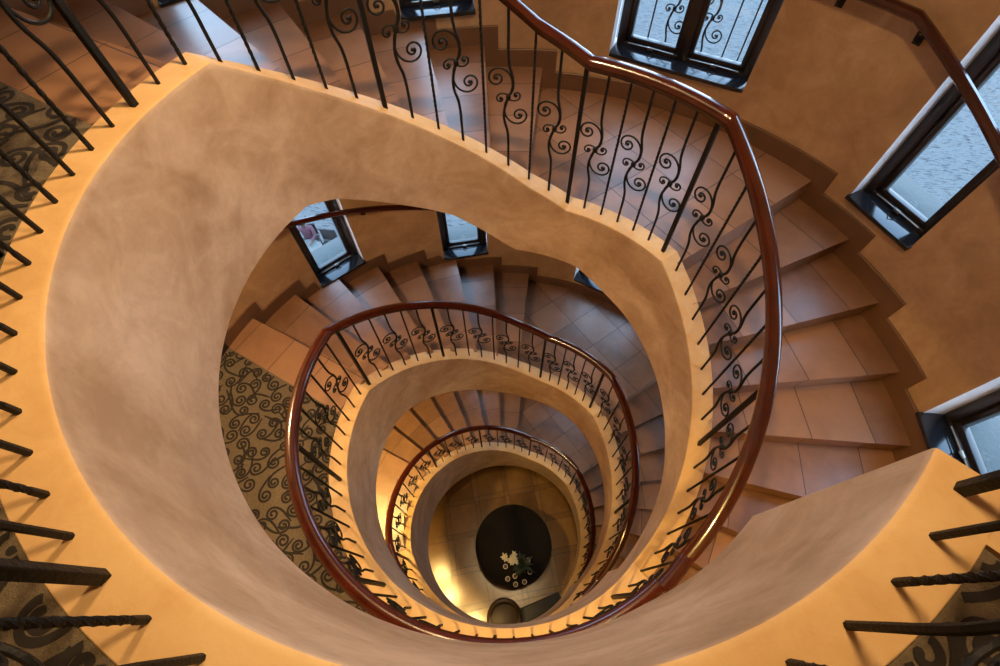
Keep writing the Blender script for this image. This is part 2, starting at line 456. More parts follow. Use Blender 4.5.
def window(i, a0, a1, z0, z1, double):
    am = (a0+a1)/2; er, et = frame_basis(am)
    half = R_WALL*math.sin(rad((a0-a1)/2)); rf = R_WALL+.17          # frame plane distance
    e = empty('window_%d' % (i+1), pol(rf, am, z0), names[i], 'window', kind='structure')
    def P(t, d, z): return er*d+et*t+Vector((0, 0, z+ZC))
    W = half+.0; fw = .07
    f = MB(); 
    # sill board
    s = MB()
    dmid = (R_WALL*math.cos(rad((a0-a1)/2))+rf)/2
    s.box(P(0, R_WALL+.07, z0+.012), (2*half*1.02, .24, .034), Matrix((et, er, Vector((0, 0, 1)))).transposed(), 0, .006)
    s.build('window_sill', M['sill'], e)
    # fixed outer frame
    zm = (z0+z1)/2
    for t in (-1, 1): obox(f, er, et, P(t*(W-fw/2+.01), rf, zm), fw, .08, z1-z0, 0, .006)
    obox(f, er, et, P(0, rf, z0+.026), 2*W, .08, .052, 0, .006); obox(f, er, et, P(0, rf, z1-fw/2), 2*W, .08, fw, 0, .006)
    if double: obox(f, er, et, P(0, rf, zm), .075, .085, z1-z0, 0, .006)
    f.build('window_frame', M['frame'], e)
    g = MB(); q = MB(); sw = .045
    spans = [(-W+fw-.01, W-fw+.01)] if not double else [(-W+fw-.01, -.034), (.034, W-fw+.01)]
    for (t0, t1) in spans:
        for t in (t0+sw/2, t1-sw/2): obox(q, er, et, P(t, rf+.012, zm-.01), sw, .05, z1-z0-.11, 0, .005)
        for z in (z0+.048+sw/2, z1-fw-sw/2): obox(q, er, et, P((t0+t1)/2, rf+.012, z), t1-t0, .05, sw, 0, .005)
        obox(g, er, et, P((t0+t1)/2, rf+.015, zm), t1-t0-sw, .006, z1-z0-2*fw-sw)
    q.build('sash', M['frame'], e); g.build('glass', M['glass'], e)
    st = MB()                                                     # casement stay lying along the bottom rail
    for (t0, t1) in spans:
        L = t1-t0
        st.tube([P(t0+.08*L, rf-.055, z0+.06), P(t0+.55*L, rf-.058, z0+.066), P(t0+.92*L, rf-.05, z0+.06)], .0055, 6)
        st.tube([P(t0+.45*L, rf-.06, z0+.066), P(t0+.5*L, rf-.085, z0+.08), P(t0+.58*L, rf-.06, z0+.066)], .006, 6)
        obox(st, er, et, P(t0+.5*L, rf-.05, z0+.055), .05, .02, .02, 0, .003)
    st.build('stay_bar', M['steel'], e)
    ex = MB(); xo = .36 if i != 2 else .14
    ex.box(P(0, RO-.14+xo/2, z0-.01), (2*half*1.04, xo, .06), Matrix((et, er, Vector((0, 0, 1)))).transposed(), 0, .008)
    ex.build('outer_sill', M['stone'], e)
    return e
for i, w in enumerate(WIN): window(i, *w, double=(w[0]-w[1] > 15))

# ------------------------------------------------------------------ stepped tile skirting
def skirting(noses, zstart, h, a_from, a_to, zend_a, name, label):
    mb = MB(); H = .155; drop = 2.9; t = .018
    segs = []; prev = a_from; z = zstart
    for a in noses:
        segs.append((prev, a-drop, z)); prev = a-drop; z -= h
    segs.append((prev, a_to, z))
    for (p, q, zz) in segs:
        if p <= q: continue
        n = max(1, int((p-q)/.5)); rings = []
        for k in range(n+1):
            a = p+(q-p)*k/n
            zt = zz+H
            for (wa, wb, w0, w1) in WIN:
                if (wb-.6 <= a % 360 <= wa+.6) and w0-.02 < zz+H and zz-h < w1: zt = min(zt, w0-.008)
            zt = max(zt, zz-h+.02)
            rings.append([pol(R_WALL+.01, a, zz-h-.02), pol(R_WALL-t, a, zz-h-.02), pol(R_WALL-t, a, zt-.005), pol(R_WALL-t+.005, a, zt), pol(R_WALL+.01, a, zt)])
        mb.loft(rings)
    return tag(mb.build(name, M['skirt'], smooth=True, angle=30), label, 'baseboard', kind='structure')
for i, S in enumerate(STOREY):
    skirting(S['up'], S['z0'], S['h'], 160.3 if i < 2 else 200, 60, 0, 'baseboard_upper_flight_%d' % (i+1), ['stepped tile skirting along the topmost flight', 'stepped tile skirting under the windows one turn down', 'stepped tile skirting on the deepest turn'][i])
    skirting(S['dn'], S['zm'], S['hdn'], 60, -42, 0, 'baseboard_lower_flight_%d' % (i+1), ['stepped brown tile skirting along the right wall', 'stepped tile skirting right of the middle rail ring', 'lowest stepped tile skirting'][i])
for i, (z0, a1) in enumerate(((-1.12, 317), (-4.16, 318))):
    mb = MB(); n = 60
    mb.loft([[pol(R_WALL+.005, 160.3+(a1-160.3)*k/n, z0), pol(R_WALL-.025, 160.3+(a1-160.3)*k/n, z0), pol(R_WALL-.025, 160.3+(a1-160.3)*k/n, z0+.15), pol(R_WALL+.005, 160.3+(a1-160.3)*k/n, z0+.16)] for k in range(n+1)])
    tag(mb.build('baseboard_landing_%d' % (i+1), M['darkwood'], angle=30), ['dark wooden baseboard of the top landing', 'dark wooden baseboard at the outer edge of the scroll carpet'][i], 'baseboard', kind='structure')

# ------------------------------------------------------------------ carpets with scroll pattern
def carpet(z0, a_end, label, seed):
    rnd = random.Random(seed); mb = MB(); th = .012
    def a_s(r): return 60.7+math.degrees(math.acos(-.499/r))
    r0, r1 = R_LEDGE+.003, R_WALL-.03; nr, na = 8, 60
    rr = [r0+(r1-r0)*j/nr for j in range(nr+1)]
    def A(r, k): return a_s(r)+(a_end-a_s(r))*k/na
    for k in range(na):
        for j in range(nr):
            mb.face([pol(rr[j], A(rr[j], k), z0+th), pol(rr[j+1], A(rr[j+1], k), z0+th), pol(rr[j+1], A(rr[j+1], k+1), z0+th), pol(rr[j], A(rr[j], k+1), z0+th)])
        for r in (r0, r1):
            mb.face([pol(r, A(r, k), z0+.001), pol(r, A(r, k+1), z0+.001), pol(r, A(r, k+1), z0+th), pol(r, A(r, k), z0+th)])
    for k in (0, na):
        for j in range(nr):
            mb.face([pol(rr[j], A(rr[j], k), z0+.001), pol(rr[j+1], A(rr[j+1], k), z0+.001), pol(rr[j+1], A(rr[j+1], k), z0+th), pol(rr[j], A(rr[j], k), z0+th)])
    def ok(p):
        r = math.hypot(*p); a = math.degrees(math.atan2(p[1], p[0])) % 360
        return r0+.002 < r < r1-.002 and a_s(max(r, .6))+.1 < a < a_end
    # scattered spiral volutes, each with a long tail sweeping round its neighbours
    pts = []; tries = 0
    while tries < 45000:
        tries += 1
        p = (rnd.uniform(-3, 3), rnd.uniform(-3, 1.1))
        if not ok(p): continue
        if all((p[0]-q[0])**2+(p[1]-q[1])**2 > .114**2 for q in pts): pts.append(p)
    for ip, p in enumerate(pts):
        zt = z0+th+.0010+.00003*(ip % 70)
        sg = rnd.choice((-1, 1)); a0 = rnd.uniform(0, 6.28); R0 = rnd.uniform(.043, .056)
        line = []
        N = 40
        for i in range(N+1):
            t = i/N; ang = a0+sg*t*2*math.pi*1.35
            rr_ = .012+(R0-.012)*t**.9
            line.append((p[0]+rr_*math.cos(ang), p[1]+rr_*math.sin(ang)))
        # tail: opens out, then counter-curves
        hd = ang+sg*math.pi/2; x, y = line[-1]; kq = sg/R0; L = rnd.uniform(.2, .3); ns = 22
        for i in range(ns):
            kk = kq*(.70-i/ns*.95); hd += kk*L/ns; x += math.cos(hd)*L/ns; y += math.sin(hd)*L/ns
            line.append((x, y))
        n = len(line); prevq = None
        for i, (x, y) in enumerate(line):
            x0, y0 = line[max(0, i-1)]; x1, y1 = line[min(n-1, i+1)]
            d = math.hypot(x1-x0, y1-y0) or 1; nx, ny = -(y1-y0)/d, (x1-x0)/d
            t = i/(n-1); w = .0095 if t < .9 else .0095-.004*(t-.9)/.1
            q = ((x+nx*w, y+ny*w), (x-nx*w, y-ny*w))
            if prevq and all(ok(s_) for s_ in (*prevq, *q)):
                mb.face([Vector((prevq[0][0], prevq[0][1], zt+ZC)), Vector((q[0][0], q[0][1], zt+ZC)), Vector((q[1][0], q[1][1], zt+ZC)), Vector((prevq[1][0], prevq[1][1], zt+ZC))], 1)
            prevq = q
        # blob at the curl centre
        cx_, cy_ = line[0]
        bl = [(cx_+.011*math.cos(k*math.pi/4), cy_+.011*math.sin(k*math.pi/4)) for k in range(8)]
        if all(ok(b) for b in bl): mb.face([Vector((b[0], b[1], zt+.0003+ZC)) for b in bl], 1)
    o = mb.build('carpet', [M['carpet'], M['scroll']], smooth=False)
    return tag(o, label, 'carpet')
carpet(-1.12, 312.3, 'dark scroll carpet on the top landing, behind the nearest balusters', 3)
carpet(-4.16, 299, 'beige carpet with black scrolls on the landing one storey down', 11)

# ------------------------------------------------------------------ balusters
BH = 1.04
def plain_mesh():
    mb = MB(); n = 100; s = .0069; rings = []
    for i in range(n+1):
        t = i/n; z = -.02+(BH+.03)*t
        tw = 0.
        if .06 < t < .94: tw = (t-.06)/.88*math.pi*14
        rings.append([Vector((s*(1.32 if k % 2 else 1.06)*math.cos(tw+k*math.pi/4), s*(1.32 if k % 2 else 1.06)*math.sin(tw+k*math.pi/4), z)) for k in range(8)])
    mb.loft(rings); o = mb.build('baluster', M['iron'], smooth=False); me = o.data; bpy.data.objects.remove(o); return me
def post_mesh():
    mb = MB(); s = .0132
    for z0, z1, q in ((-.02, BH+.01, s),):
        mb.box((0, 0, (z0+z1)/2), (2*q, 2*q, z1-z0), None, 0, .003)
    o = mb.build('post', M['iron'], smooth=False); me = o.data; bpy.data.objects.remove(o); return me
def smooth_pts(ctrl, n=10):
    out = []
    P = [Vector(ctrl[0])]+[Vector(c) for c in ctrl]+[Vector(ctrl[-1])]
    for i in range(1, len(P)-2):
        for k in range(n):
            t = k/n; a, b, c, d = P[i-1], P[i], P[i+1], P[i+2]
            out.append(.5*((2*b)+(-a+c)*t+(2*a-5*b+4*c-d)*t*t+(-a+3*b-3*c+d)*t**3))
    out.append(Vector(ctrl[-1])); return out
def spiral(cx, cz, r_start, a_start, dirn, turns, r_mid, r_end, y=0.):
    pts = []; n = int(26*turns)
    for i in range(n+1):
        t = i/n; a = a_start+dirn*2*math.pi*turns*t
        r = r_mid+(r_start-r_mid)*math.exp(-t*turns*5.5)
        r = r*(1-t)+r_end*t if t > 0 else r
        pts.append(Vector((cx+r*math.cos(a), y, cz+r*math.sin(a))))
    return pts
def scroll_bar_mesh():
    # local x: to the right seen from the well
    mb = MB(); m = .5*BH
    ctrl = [(0, 0, -.02), (0, 0, .12), (0, 0, .20), (-.006, 0, .28), (-.026, 0, .36), (-.026, 0, .43), (0, 0, m), (.026, 0, .57), (.026, 0, .64), (.006, 0, .72), (0, 0, .80), (0, 0, .9), (0, 0, BH+.01)]
    mb.tube(smooth_pts(ctrl, 5), .0088, 6)
    o = mb.build('scroll_baluster', M['iron']); me = o.data; bpy.data.objects.remove(o); return me
def scroll_mesh():
    mb = MB(); m = .5*BH; y = 0.
    for sgn in (1, -1):
        cx, cz = -.070*sgn, m+.122*sgn
        dx, dz = 0+.006*sgn-cx, m+.01*sgn-cz
        mb.tube(spiral(cx, cz, math.hypot(dx, dz), math.atan2(dz, dx), 1, 1.75, .067, .011), .0064, 6)
        cx, cz = .050*sgn, m+.012*sgn
        dx, dz = 0-cx, m-.012*sgn-cz
        mb.tube(spiral(cx, cz, math.hypot(dx, dz)*.95, math.atan2(dz, dx)+.1, 1, 1.25, .027, .008), .0055, 6)
    mb.box((0, 0, m), (.03, .024, .034), None, 0, .004)
    for sgn in (1, -1):
        mb.ball((-.070*sgn, 0, m+.122*sgn), .011, seg=8); mb.ball((.05*sgn, 0, m+.012*sgn), .009, seg=8)
    o = mb.build('scroll', M['iron']); me = o.data; bpy.data.objects.remove(o); return me
ME_PLAIN, ME_POST, ME_SBAR, ME_SCROLL = plain_mesh(), post_mesh(), scroll_bar_mesh(), scroll_mesh()
RAIL = [(-.036, .012), (-.034, -.004), (-.026, -.010), (-.024, -.026), (.024, -.026), (.026, -.010), (.034, -.004), (.036, .012), (.030, .026), (.016, .036), (0, .039), (-.016, .036), (-.030, .026)]
RAIL = [(x*1.24, z*1.12) for x, z in RAIL]
def rail_sweep(mb, pts, prof=RAIL):
    """sweep the rail section along world points, section kept upright"""
    rings = []
    for i, p in enumerate(pts):
        t = (pts[min(i+1, len(pts)-1)]-pts[max(i-1, 0)]); t.z = 0
        t.normalize(); side = Vector((t.y, -t.x, 0))
        rings.append([p+side*x+Vector((0, 0, z)) for x, z in prof])
    mb.loft(rings)
def balustrade(label, posts, ledge, nbays, cx=0., rail_ext=(0., 0.), extra=None, ends=('post', 'post'), rs=1.):
    """posts: angles of thick posts, falling; nbays: bays between successive posts"""
    off = Vector((cx, 0, 0))
    def bal(a, z):
        if rs < 1.02: return pol(R_BAL*rs, a, z)+off
        k, o_ = ringk(rs, cx, a); return pol(R_BAL*k, a, z)+o_
    base = bal(posts[-1], lerp_tab(ledge, posts[-1]))
    e = empty('balustrade', base, label, 'balustrade')
    mb = MB(); us = [posts[0]+rail_ext[0]]; knots = [k[0] for k in ledge if posts[-1] < k[0] < posts[0]]
    u = us[0]
    allu = set(posts) | set(knots) | {posts[0]+rail_ext[0], posts[-1]-rail_ext[1]}
    while u > posts[-1]-rail_ext[1]: allu.add(round(u, 3)); u -= 2.2
    us = sorted(allu, reverse=True)
    us = [a for i, a in enumerate(us) if i == 0 or us[i-1]-a > .15]
    pts = [bal(a, lerp_tab(ledge, a)+BH+.022) for a in us]
    if extra: pts = extra+pts
    rail_sweep(mb, pts); mb.build('handrail', M['mahogany'], e)
    def place(a, kind):
        loc = bal(a, lerp_tab(ledge, a)); rz = rad(a-90)
        # local +x must point to falling angle (right hand seen from the well)
        if kind == 'post': put('post', ME_POST, e, loc, rz)
        elif kind == 'plain': put('baluster', ME_PLAIN, e, loc, rz)
        else:
            b = put('scroll_baluster', ME_SBAR, e, loc, rz)
            s = bpy.data.objects.new('scroll', ME_SCROLL); col.objects.link(s); s.parent = b
    place(posts[0], ends[0])
    for j, n in enumerate(nbays):
        p, q = posts[j], posts[j+1]; par = 1 if (j == 0 and ends[0] == 'scroll') else 0
        for k in range(1, n):
            place(p+(q-p)*k/n, 'scroll' if (k+par) % 2 else 'plain')
        place(q, ends[1] if j == len(nbays)-1 else 'post')
    return e
LA, LB, LC = STOREY[0]['ledge'], STOREY[1]['ledge'], STOREY[2]['ledge']
sh = lambda L, posts: L
def skip_first(e):
    # the post shared with the railing above belongs to that one
    ch = [c for c in e.children if c.name.startswith('post')]
    return e
ext = [pol(r, 315.5, -1.10+BH+.022) for r in (2.9, 2.4, 1.9, 1.6)]
b0 = balustrade('balustrade of the top landing, only thick dark baluster feet in view on the gold-lit ledge', [315.5, 275.7, 236., 164.2], LA, [7, 7, 14], extra=ext, rs=.996)
for k, r in enumerate((1.62, 1.79, 1.96, 2.13, 2.30, 2.47, 2.64, 2.81)):
    loc = pol(r, 315.5, -1.10)
    put('baluster', ME_PLAIN, b0, loc, rad(315.5))
def shifted(L, d): return [(a+d, z) for a, z in L]
def flight_posts(first, rest): return [first]+rest
D = 5.85
balustrade('nearest stair balustrade, broad mahogany rail sweeping from the top edge down the right side', [164.2-5.7, 118.2, 70.8, 39.4, -7.7, -54.8+5.9], LA+[(-80, -4.13)], [7, 8, 6, 8, 7], rail_ext=(5.7, 5.9-2.9), ends=('scroll', 'scroll'))
balustrade('balustrade beside the scroll carpet, mahogany rail bowed at the left and under the large stringer', [305.2, 267.7, 230.2, 192.6, 155.1], [(400, -4.13)]+LB[1:], [7, 7, 7, 7], rail_ext=(2.9, 3.), rs=.985)
balustrade('balustrade ringing the middle of the well, rail bright at the top beside the fanned steps', [149.1, 119.3, 71.2, 41.4, -7., -49.], LB+[(-80, -7.18)], [5, 8, 6, 8, 7], rail_ext=(3., 3.), ends=('scroll', 'scroll'), rs=.985)
balustrade('short low balustrade bowed at the left of the lobby view, leading into the smallest ring', [305.2, 272, 238, 204.9], [(400, -7.18)]+LC[1:], [6, 6, 6], cx=.04, rs=1.035, rail_ext=(6, 3.))
balustrade('smallest balustrade ring, around the far lobby floor', [198.8, 144.1, 108.8, 73.5, 36.2, -6., -48.], LC, [9, 6, 6, 6, 7, 7], cx=.04, rs=1.035, rail_ext=(3.1, 0.), ends=('scroll', 'post'))

# ------------------------------------------------------------------ wall handrails
def wall_rail(label, path, brackets):
    e = empty('wall_handrail', pol(2.92, path[-1][0], path[-1][1]), label, 'handrail')
    mb = MB(); us = []
    for (a0, z0), (a1, z1) in zip(path, path[1:]):
        n = max(1, int((a0-a1)/2.5))
        us += [(a0+(a1-a0)*k/n, z0+(z1-z0)*k/n) for k in range(n)]
    us.append(path[-1])
    prof = [(.032*math.cos(t*math.pi/5), .034*math.sin(t*math.pi/5)) for t in range(10)]
    rail_sweep(mb, [pol(2.915, a, z) for a, z in us], prof)
    mb.build('rail', M['mahogany'], e)
    for a in brackets:
        z = lerp_tab(path, a); b = MB()
        b.tube([pol(2.995, a, z-.11), pol(2.95, a, z-.105), pol(2.925, a, z-.08), pol(2.915, a, z-.02)], .008, 8)
        er, et = frame_basis(a); obox(b, er, et, pol(2.994, a, z-.11), .05, .012, .05, 0, .004)
        b.build('bracket', M['iron'], e)
wall_rail('mahogany wall handrail bent across the tall window in the upper right', [(150, 0.02), (83, -1.36), (72, -1.43), (35.0, -1.43), (-38, -2.93)], (88, 66, 44, 34, -4))
wall_rail('mahogany wall handrail one turn down, crossing the window with the person', [(152, -3.14), (83, -4.46), (72, -4.50), (35, -4.50), (-38, -5.97)], (147, 122, 88, 44, 12))

# ------------------------------------------------------------------ grille outside the double window
a0, a1, z0, z1 = WIN[2]; am = (a0+a1)/2; er, et = frame_basis(am)
gr = empty('window_grille', pol(R_WALL+.25, am, z0), 'black wrought iron scroll grille across the double window above the half landing', 'window grille')
def GP(t, z, d=RO+.05): return er*d+et*t+Vector((0, 0, z+ZC))
fr = MB()
for z in (z0-.25, z0+.78): obox(fr, er, et, GP(0, z), 1.12, .012, .022, 0, .002)
fr.build('grille_rail', M['iron'], gr)
rzg = math.atan2(et.y, et.x)
for t in (-.53, -.373, .29, .42, .54):
    b = MB(); b.box(GP(t, z0+.265), (.012, .012, 1.08), Matrix.Rotation(rzg, 3, 'Z')); b.build('bar', M['iron'], gr)
for t in (-.21, .111):
    b = put('scroll_bar', ME_SBAR, gr, GP(t, z0-.24), rzg)
    s = bpy.data.objects.new('scroll', ME_SCROLL); col.objects.link(s); s.parent = b

# ------------------------------------------------------------------ lobby
mb = MB()
n = 24; r_l = 3.2
uvl = landing_uv(11)
sector_grid(mb, 0.001, r_l, 360, 0, -10.9, uvl, nr=6)
tag(mb.build('floor_lobby', M['lobby'], smooth=False), 'glossy honey coloured tiled lobby floor far below', 'floor', kind='structure')
# round table
TX, TY = .156, -.171
zt = -10.9+.76
t = empty('lobby_table', (TX, TY, ZC-10.9), 'round dark lacquered table in the lobby at the bottom of the well', 'table')
mb = MB(); mb.lathe([(.0, -.045), (.66, -.045), (.72, -.035), (.755, -.012), (.755, -.004), (.742, 0), (0, 0)], (TX, TY, zt+ZC), 64); mb.build('table_top', M['table'], t)
mb = MB(); mb.lathe([(0, 0), (.36, 0), (.37, .02), (.34, .05), (.10, .09), (.07, .14), (.085, .30), (.06, .42), (.075, .6), (.2, .69), (.22, .715), (0, .715)], (TX, TY, ZC-10.9), 32); mb.build('pedestal', M['table'], t)
VX, VY = .30, -.555
v = empty('flower_vase', (VX, VY, zt+ZC), 'dark vase of foliage and cream flowers standing on the round lobby table', 'vase')
mb = MB(); mb.lathe([(0, 0), (.07, 0), (.075, .01), (.10, .10), (.105, .16), (.075, .26), (.055, .31), (.07, .34), (.06, .34), (.045, .31), (.06, .26), (0, .2)], (VX, VY, zt+ZC), 24); mb.build('vase', M['ceramic'], v)
rnd = random.Random(5)
mb = MB()
def leafblade(mb, base, d, L, w):
    d = Vector(d).normalized(); s = d.cross(Vector((0, 0, 1))).normalized(); prev = None
    for i in range(6):
        tt = i/5; p = Vector(base)+d*L*tt+Vector((0, 0, -.35*L*tt*tt)); ww = w*math.sin(math.pi*min(.98, .12+.88*tt))
        q = (p+s*ww, p+Vector((0, 0, .15*ww)), p-s*ww)
        if prev: mb.face([prev[0], q[0], q[1], prev[1]]); mb.face([prev[1], q[1], q[2], prev[2]])
        prev = q
for k in range(60):
    a = rnd.uniform(0, 6.28); el = rnd.uniform(.1, 1.3)
    d = (math.cos(a)*math.cos(el), math.sin(a)*math.cos(el), math.sin(el))
    leafblade(mb, Vector((VX, VY, zt+ZC+.32+rnd.uniform(0, .12))), d, rnd.uniform(.14, .3), rnd.uniform(.018, .035))
for k in range(12):
    a = rnd.uniform(0, 6.28)
    mb.tube([Vector((VX, VY, zt+ZC+.2)), Vector((VX+.1*math.cos(a), VY+.1*math.sin(a), zt+ZC+.5))], .005, 5)
mb.build('foliage', M['leaf'], v)
for k in range(9):
    c = Vector((VX-.20+rnd.uniform(-.13, .11), VY+.02+rnd.uniform(-.1, .16), zt+ZC+.50+rnd.uniform(-.04, .12)))
    mb = MB(); mb.tube([Vector((VX, VY, zt+ZC+.3)), (Vector((VX, VY, zt+ZC+.42))+c)/2, c], .005, 5)
    for j in range(6):
        a = j*math.pi/3+rnd.uniform(-.2, .2); leafblade(mb, c, (math.cos(a), math.sin(a), .6), rnd.uniform(.065, .095), .018)
    mb.ball(c+Vector((0, 0, .01)), .014, seg=8)
    mb.build('flower', M['petal'], v)
cand_px = [(-.001, -.572), (.043, -.784), (.191, -.875), (.361, -.833), (.466, -.662), (.181, -.735), (.435, -.46)]
for k, (x, y) in enumerate(cand_px):
    base = Vector((x, y, zt+ZC))
    c = empty('tealight_cup', base, 'small white tealight cup in the ring around the lobby vase', 'candle cup', 'tealight cups around the vase')
    mb = MB(); mb.lathe([(0, 0), (.030, 0), (.042, .02), (.046, .07), (.040, .072), (.036, .03), (.0, .03)], base, 20); mb.build('cup', M['candleglass'], c)
    mb = MB(); mb.lathe([(0, .028), (.034, .028), (.034, .05), (0, .05)], base, 16); mb.build('candle', M['wax'], c)
# tub chair and console near the stair foot
ch = empty('tub_chair', (-.02, -1.36, ZC-10.9), 'brown round backed tub chair at the lower rim of the lobby view', 'armchair')
mb = MB(); rings = []
for k in range(25):
    a = rad(-30+240*k/24); c_, s_ = math.cos(a), math.sin(a); o = Vector((-.02, -1.42, ZC-10.9)); hb = .62+.14*max(0, math.sin(a))
    rings.append([o+Vector((.24*c_, .24*s_, .1)), o+Vector((.32*c_, .32*s_, .1)), o+Vector((.33*c_, .33*s_, hb-.03)), o+Vector((.30*c_, .30*s_, hb)), o+Vector((.26*c_, .26*s_, hb)), o+Vector((.24*c_, .24*s_, hb-.03))])
mb.loft(rings); mb.build('backrest', M['leather'], ch)
mb = MB(); mb.lathe([(0, .1), (.25, .1), (.27, .14), (.27, .56), (.25, .61), (.15, .64), (0, .645)], (-.02, -1.42, ZC-10.9), 28); mb.build('seat', M['leather'], ch)
for k in range(4):
    a = rad(45+90*k); mb = MB(); mb.tube([Vector((-.02+.2*math.cos(a), -1.42+.2*math.sin(a), ZC-10.9)), Vector((-.02+.19*math.cos(a), -1.42+.19*math.sin(a), ZC-10.78))], .016, 8); mb.build('leg', M['darkwood'], ch)

bc = Vector((.60, -1.37, ZC-10.9)); rb = Matrix.Rotation(rad(21), 3, 'Z')
be = empty('bench', bc, 'dark high backed bench at the lower right rim of the lobby view', 'bench')
def BP(x, y, z): return bc+rb @ Vector((x, y, z))
mb = MB(); mb.box(BP(0, .0, .42), (1.1, .42, .10), rb, 0, .02); mb.build('seat', M['leather2'], be)
mb = MB(); mb.box(BP(0, -.19, .70), (1.1, .06, .52), rb, 0, .015); mb.build('backrest', M['darkwood'], be)
for sx in (-1, 1):
    for sy in (-1, 1):
        mb = MB(); mb.box(BP(.5*sx, .16*sy, .19), (.05, .05, .38), rb, 0, .004); mb.build('leg', M['darkwood'], be)
# ------------------------------------------------------------------ ceiling and lamps
mb = MB(); mb.lathe([(0, 0), (R_WALL+.32, 0), (R_WALL+.32, .12), (0, .12)], (0, 0, ZC+ZTOP), 96)
tag(mb.build('ceiling', M['ceiling']), 'plain ceiling over the top landing', 'ceiling', kind='structure')
def area(loc, size, power, color, direction=(0, 0, -1), shape='DISK'):
    d = bpy.data.lights.new('lamp_light', 'AREA'); d.shape = shape; d.size = size; d.energy = power; d.color = color
    o = bpy.data.objects.new('lamp_light', d); col.objects.link(o); o.location = loc
    o.rotation_euler = Vector(direction).to_track_quat('-Z', 'Y').to_euler(); return o
def ceiling_lamp(loc, r, power, label, color=WARM, group=None, spread=180, spot=0):
    e = empty('ceiling_lamp', loc, label, 'ceiling lamp', group)
    mb = MB(); mb.lathe([(r*.9, 0), (r*1.12, 0), (r*1.15, -.02), (r*1.1, -.035), (r*.98, -.035), (r*.9, -.02)], loc, 40); mb.build('lamp_rim', M['brass'], e)
    mb = MB(); mb.lathe([(0, -.012), (r*.9, -.012), (r*.9, -.02), (0, -.022)], loc, 32); mb.build('diffuser', M['lamp'], e)
    if spot:
        d = bpy.data.lights.new('lamp_light', 'SPOT'); d.energy = power; d.color = color; d.spot_size = rad(spot); d.spot_blend = .55; d.shadow_soft_size = r*.8
        o = bpy.data.objects.new('lamp_light', d); col.objects.link(o); o.location = Vector(loc)+Vector((0, 0, -.045))
    else: area(Vector(loc)+Vector((0, 0, -.045)), r*1.8, power, color).data.spread = rad(spread)
LP = dict(top=650, amb_fill=80, b=62, c=85, lob=13)
ceiling_lamp(Vector((-.25, .35, ZC+ZTOP)), .16, LP['top'], 'round lamp on the ceiling over the well', spot=72)
ceiling_lamp(Vector((.55, -.5, ZC+ZTOP)), .2, LP['amb_fill'], 'unseen fill lamp added on the ceiling over the well')  # extra wide fill, added to warm and brighten the walls
ceiling_lamp(pol(2.5, 172, -1.12-.42), .12, LP['b'], 'lamp under the top landing, over the scroll carpet')
ceiling_lamp(pol(2.3, 275, -1.12-.42), .12, LP['b'], 'lamp under the top landing, over its lower side', GOLD)
ceiling_lamp(pol(2.45, 176, -4.16-.42), .12, LP['c'], 'lamp under the carpeted landing, over the amber lit steps', GOLD, spread=105)
ceiling_lamp(pol(2.3, 275, -4.16-.42), .12, LP['c']*.25, 'lamp under the carpeted landing, lower side', GOLD)
for a in (196, 215, 243):
    ceiling_lamp(pol(1.78, a, -7.20-.42), .1, LP['lob'], 'downlight under the lowest landing, over the lobby floor', GOLD, group='lobby downlights', spread=80)

# ------------------------------------------------------------------ outside
mb = MB()
for k in range(24):
    a, b = 360*k/24, 360*(k+1)/24
    for ra, rb in ((RO-.02, 12), (12, 30), (30, 70)):
        mb.face([pol(ra, a, -10.92), pol(rb, a, -10.92), pol(rb, b, -10.92), pol(ra, b, -10.92)])
tag(mb.build('ground_street', M['street'], smooth=False), 'pale paved street seen far below through the windows', 'street', kind='structure')
GZ = ZC-10.92
# cafe table, chair and seated person
def at(r, a): return Vector((r*math.cos(rad(a)), r*math.sin(rad(a)), GZ))
ct = at(9.30, 127.3)
e = empty('cafe_table', ct, 'white round cafe table on the street beside the seated person', 'table')
mb = MB(); mb.lathe([(0, .70), (.42, .70), (.45, .715), (.45, .73), (0, .735)], ct, 36); mb.build('table_top', M['white'], e)
mb = MB(); mb.lathe([(0, 0), (.24, 0), (.24, .02), (.04, .05), (.03, .70), (0, .70)], ct, 16); mb.build('pedestal', M['black'], e)
def chair(loc, rz, label):
    e = empty('cafe_chair', loc, label, 'chair'); rt = Matrix.Rotation(rz, 3, 'Z')
    def P(x, y, z): return Vector(loc)+rt @ Vector((x, y, z))
    mb = MB(); mb.box(P(0, 0, .44), (.46, .46, .06), rt, 0, .015); mb.build('seat', M['black'], e)
    mb = MB(); mb.box(P(0, -.22, .72), (.46, .05, .42), rt, 0, .015); mb.build('backrest', M['black'], e)
    for sx in (-1, 1):
        for sy in (-1, 1):
            mb = MB(); mb.tube([P(.2*sx, .2*sy, 0), P(.19*sx, .19*sy, .42)], .018, 8); mb.build('leg', M['black'], e)
    return e
face = rad(126.9-90)
chair(at(9.35, 123.4), face+2.4, 'empty black cafe chair next to the seated person on the street')
pl = at(9.85, 125.6); prz = math.atan2((ct-pl).y, (ct-pl).x)-math.pi/2
chair(pl, prz, 'black cafe chair under the seated person on the street')
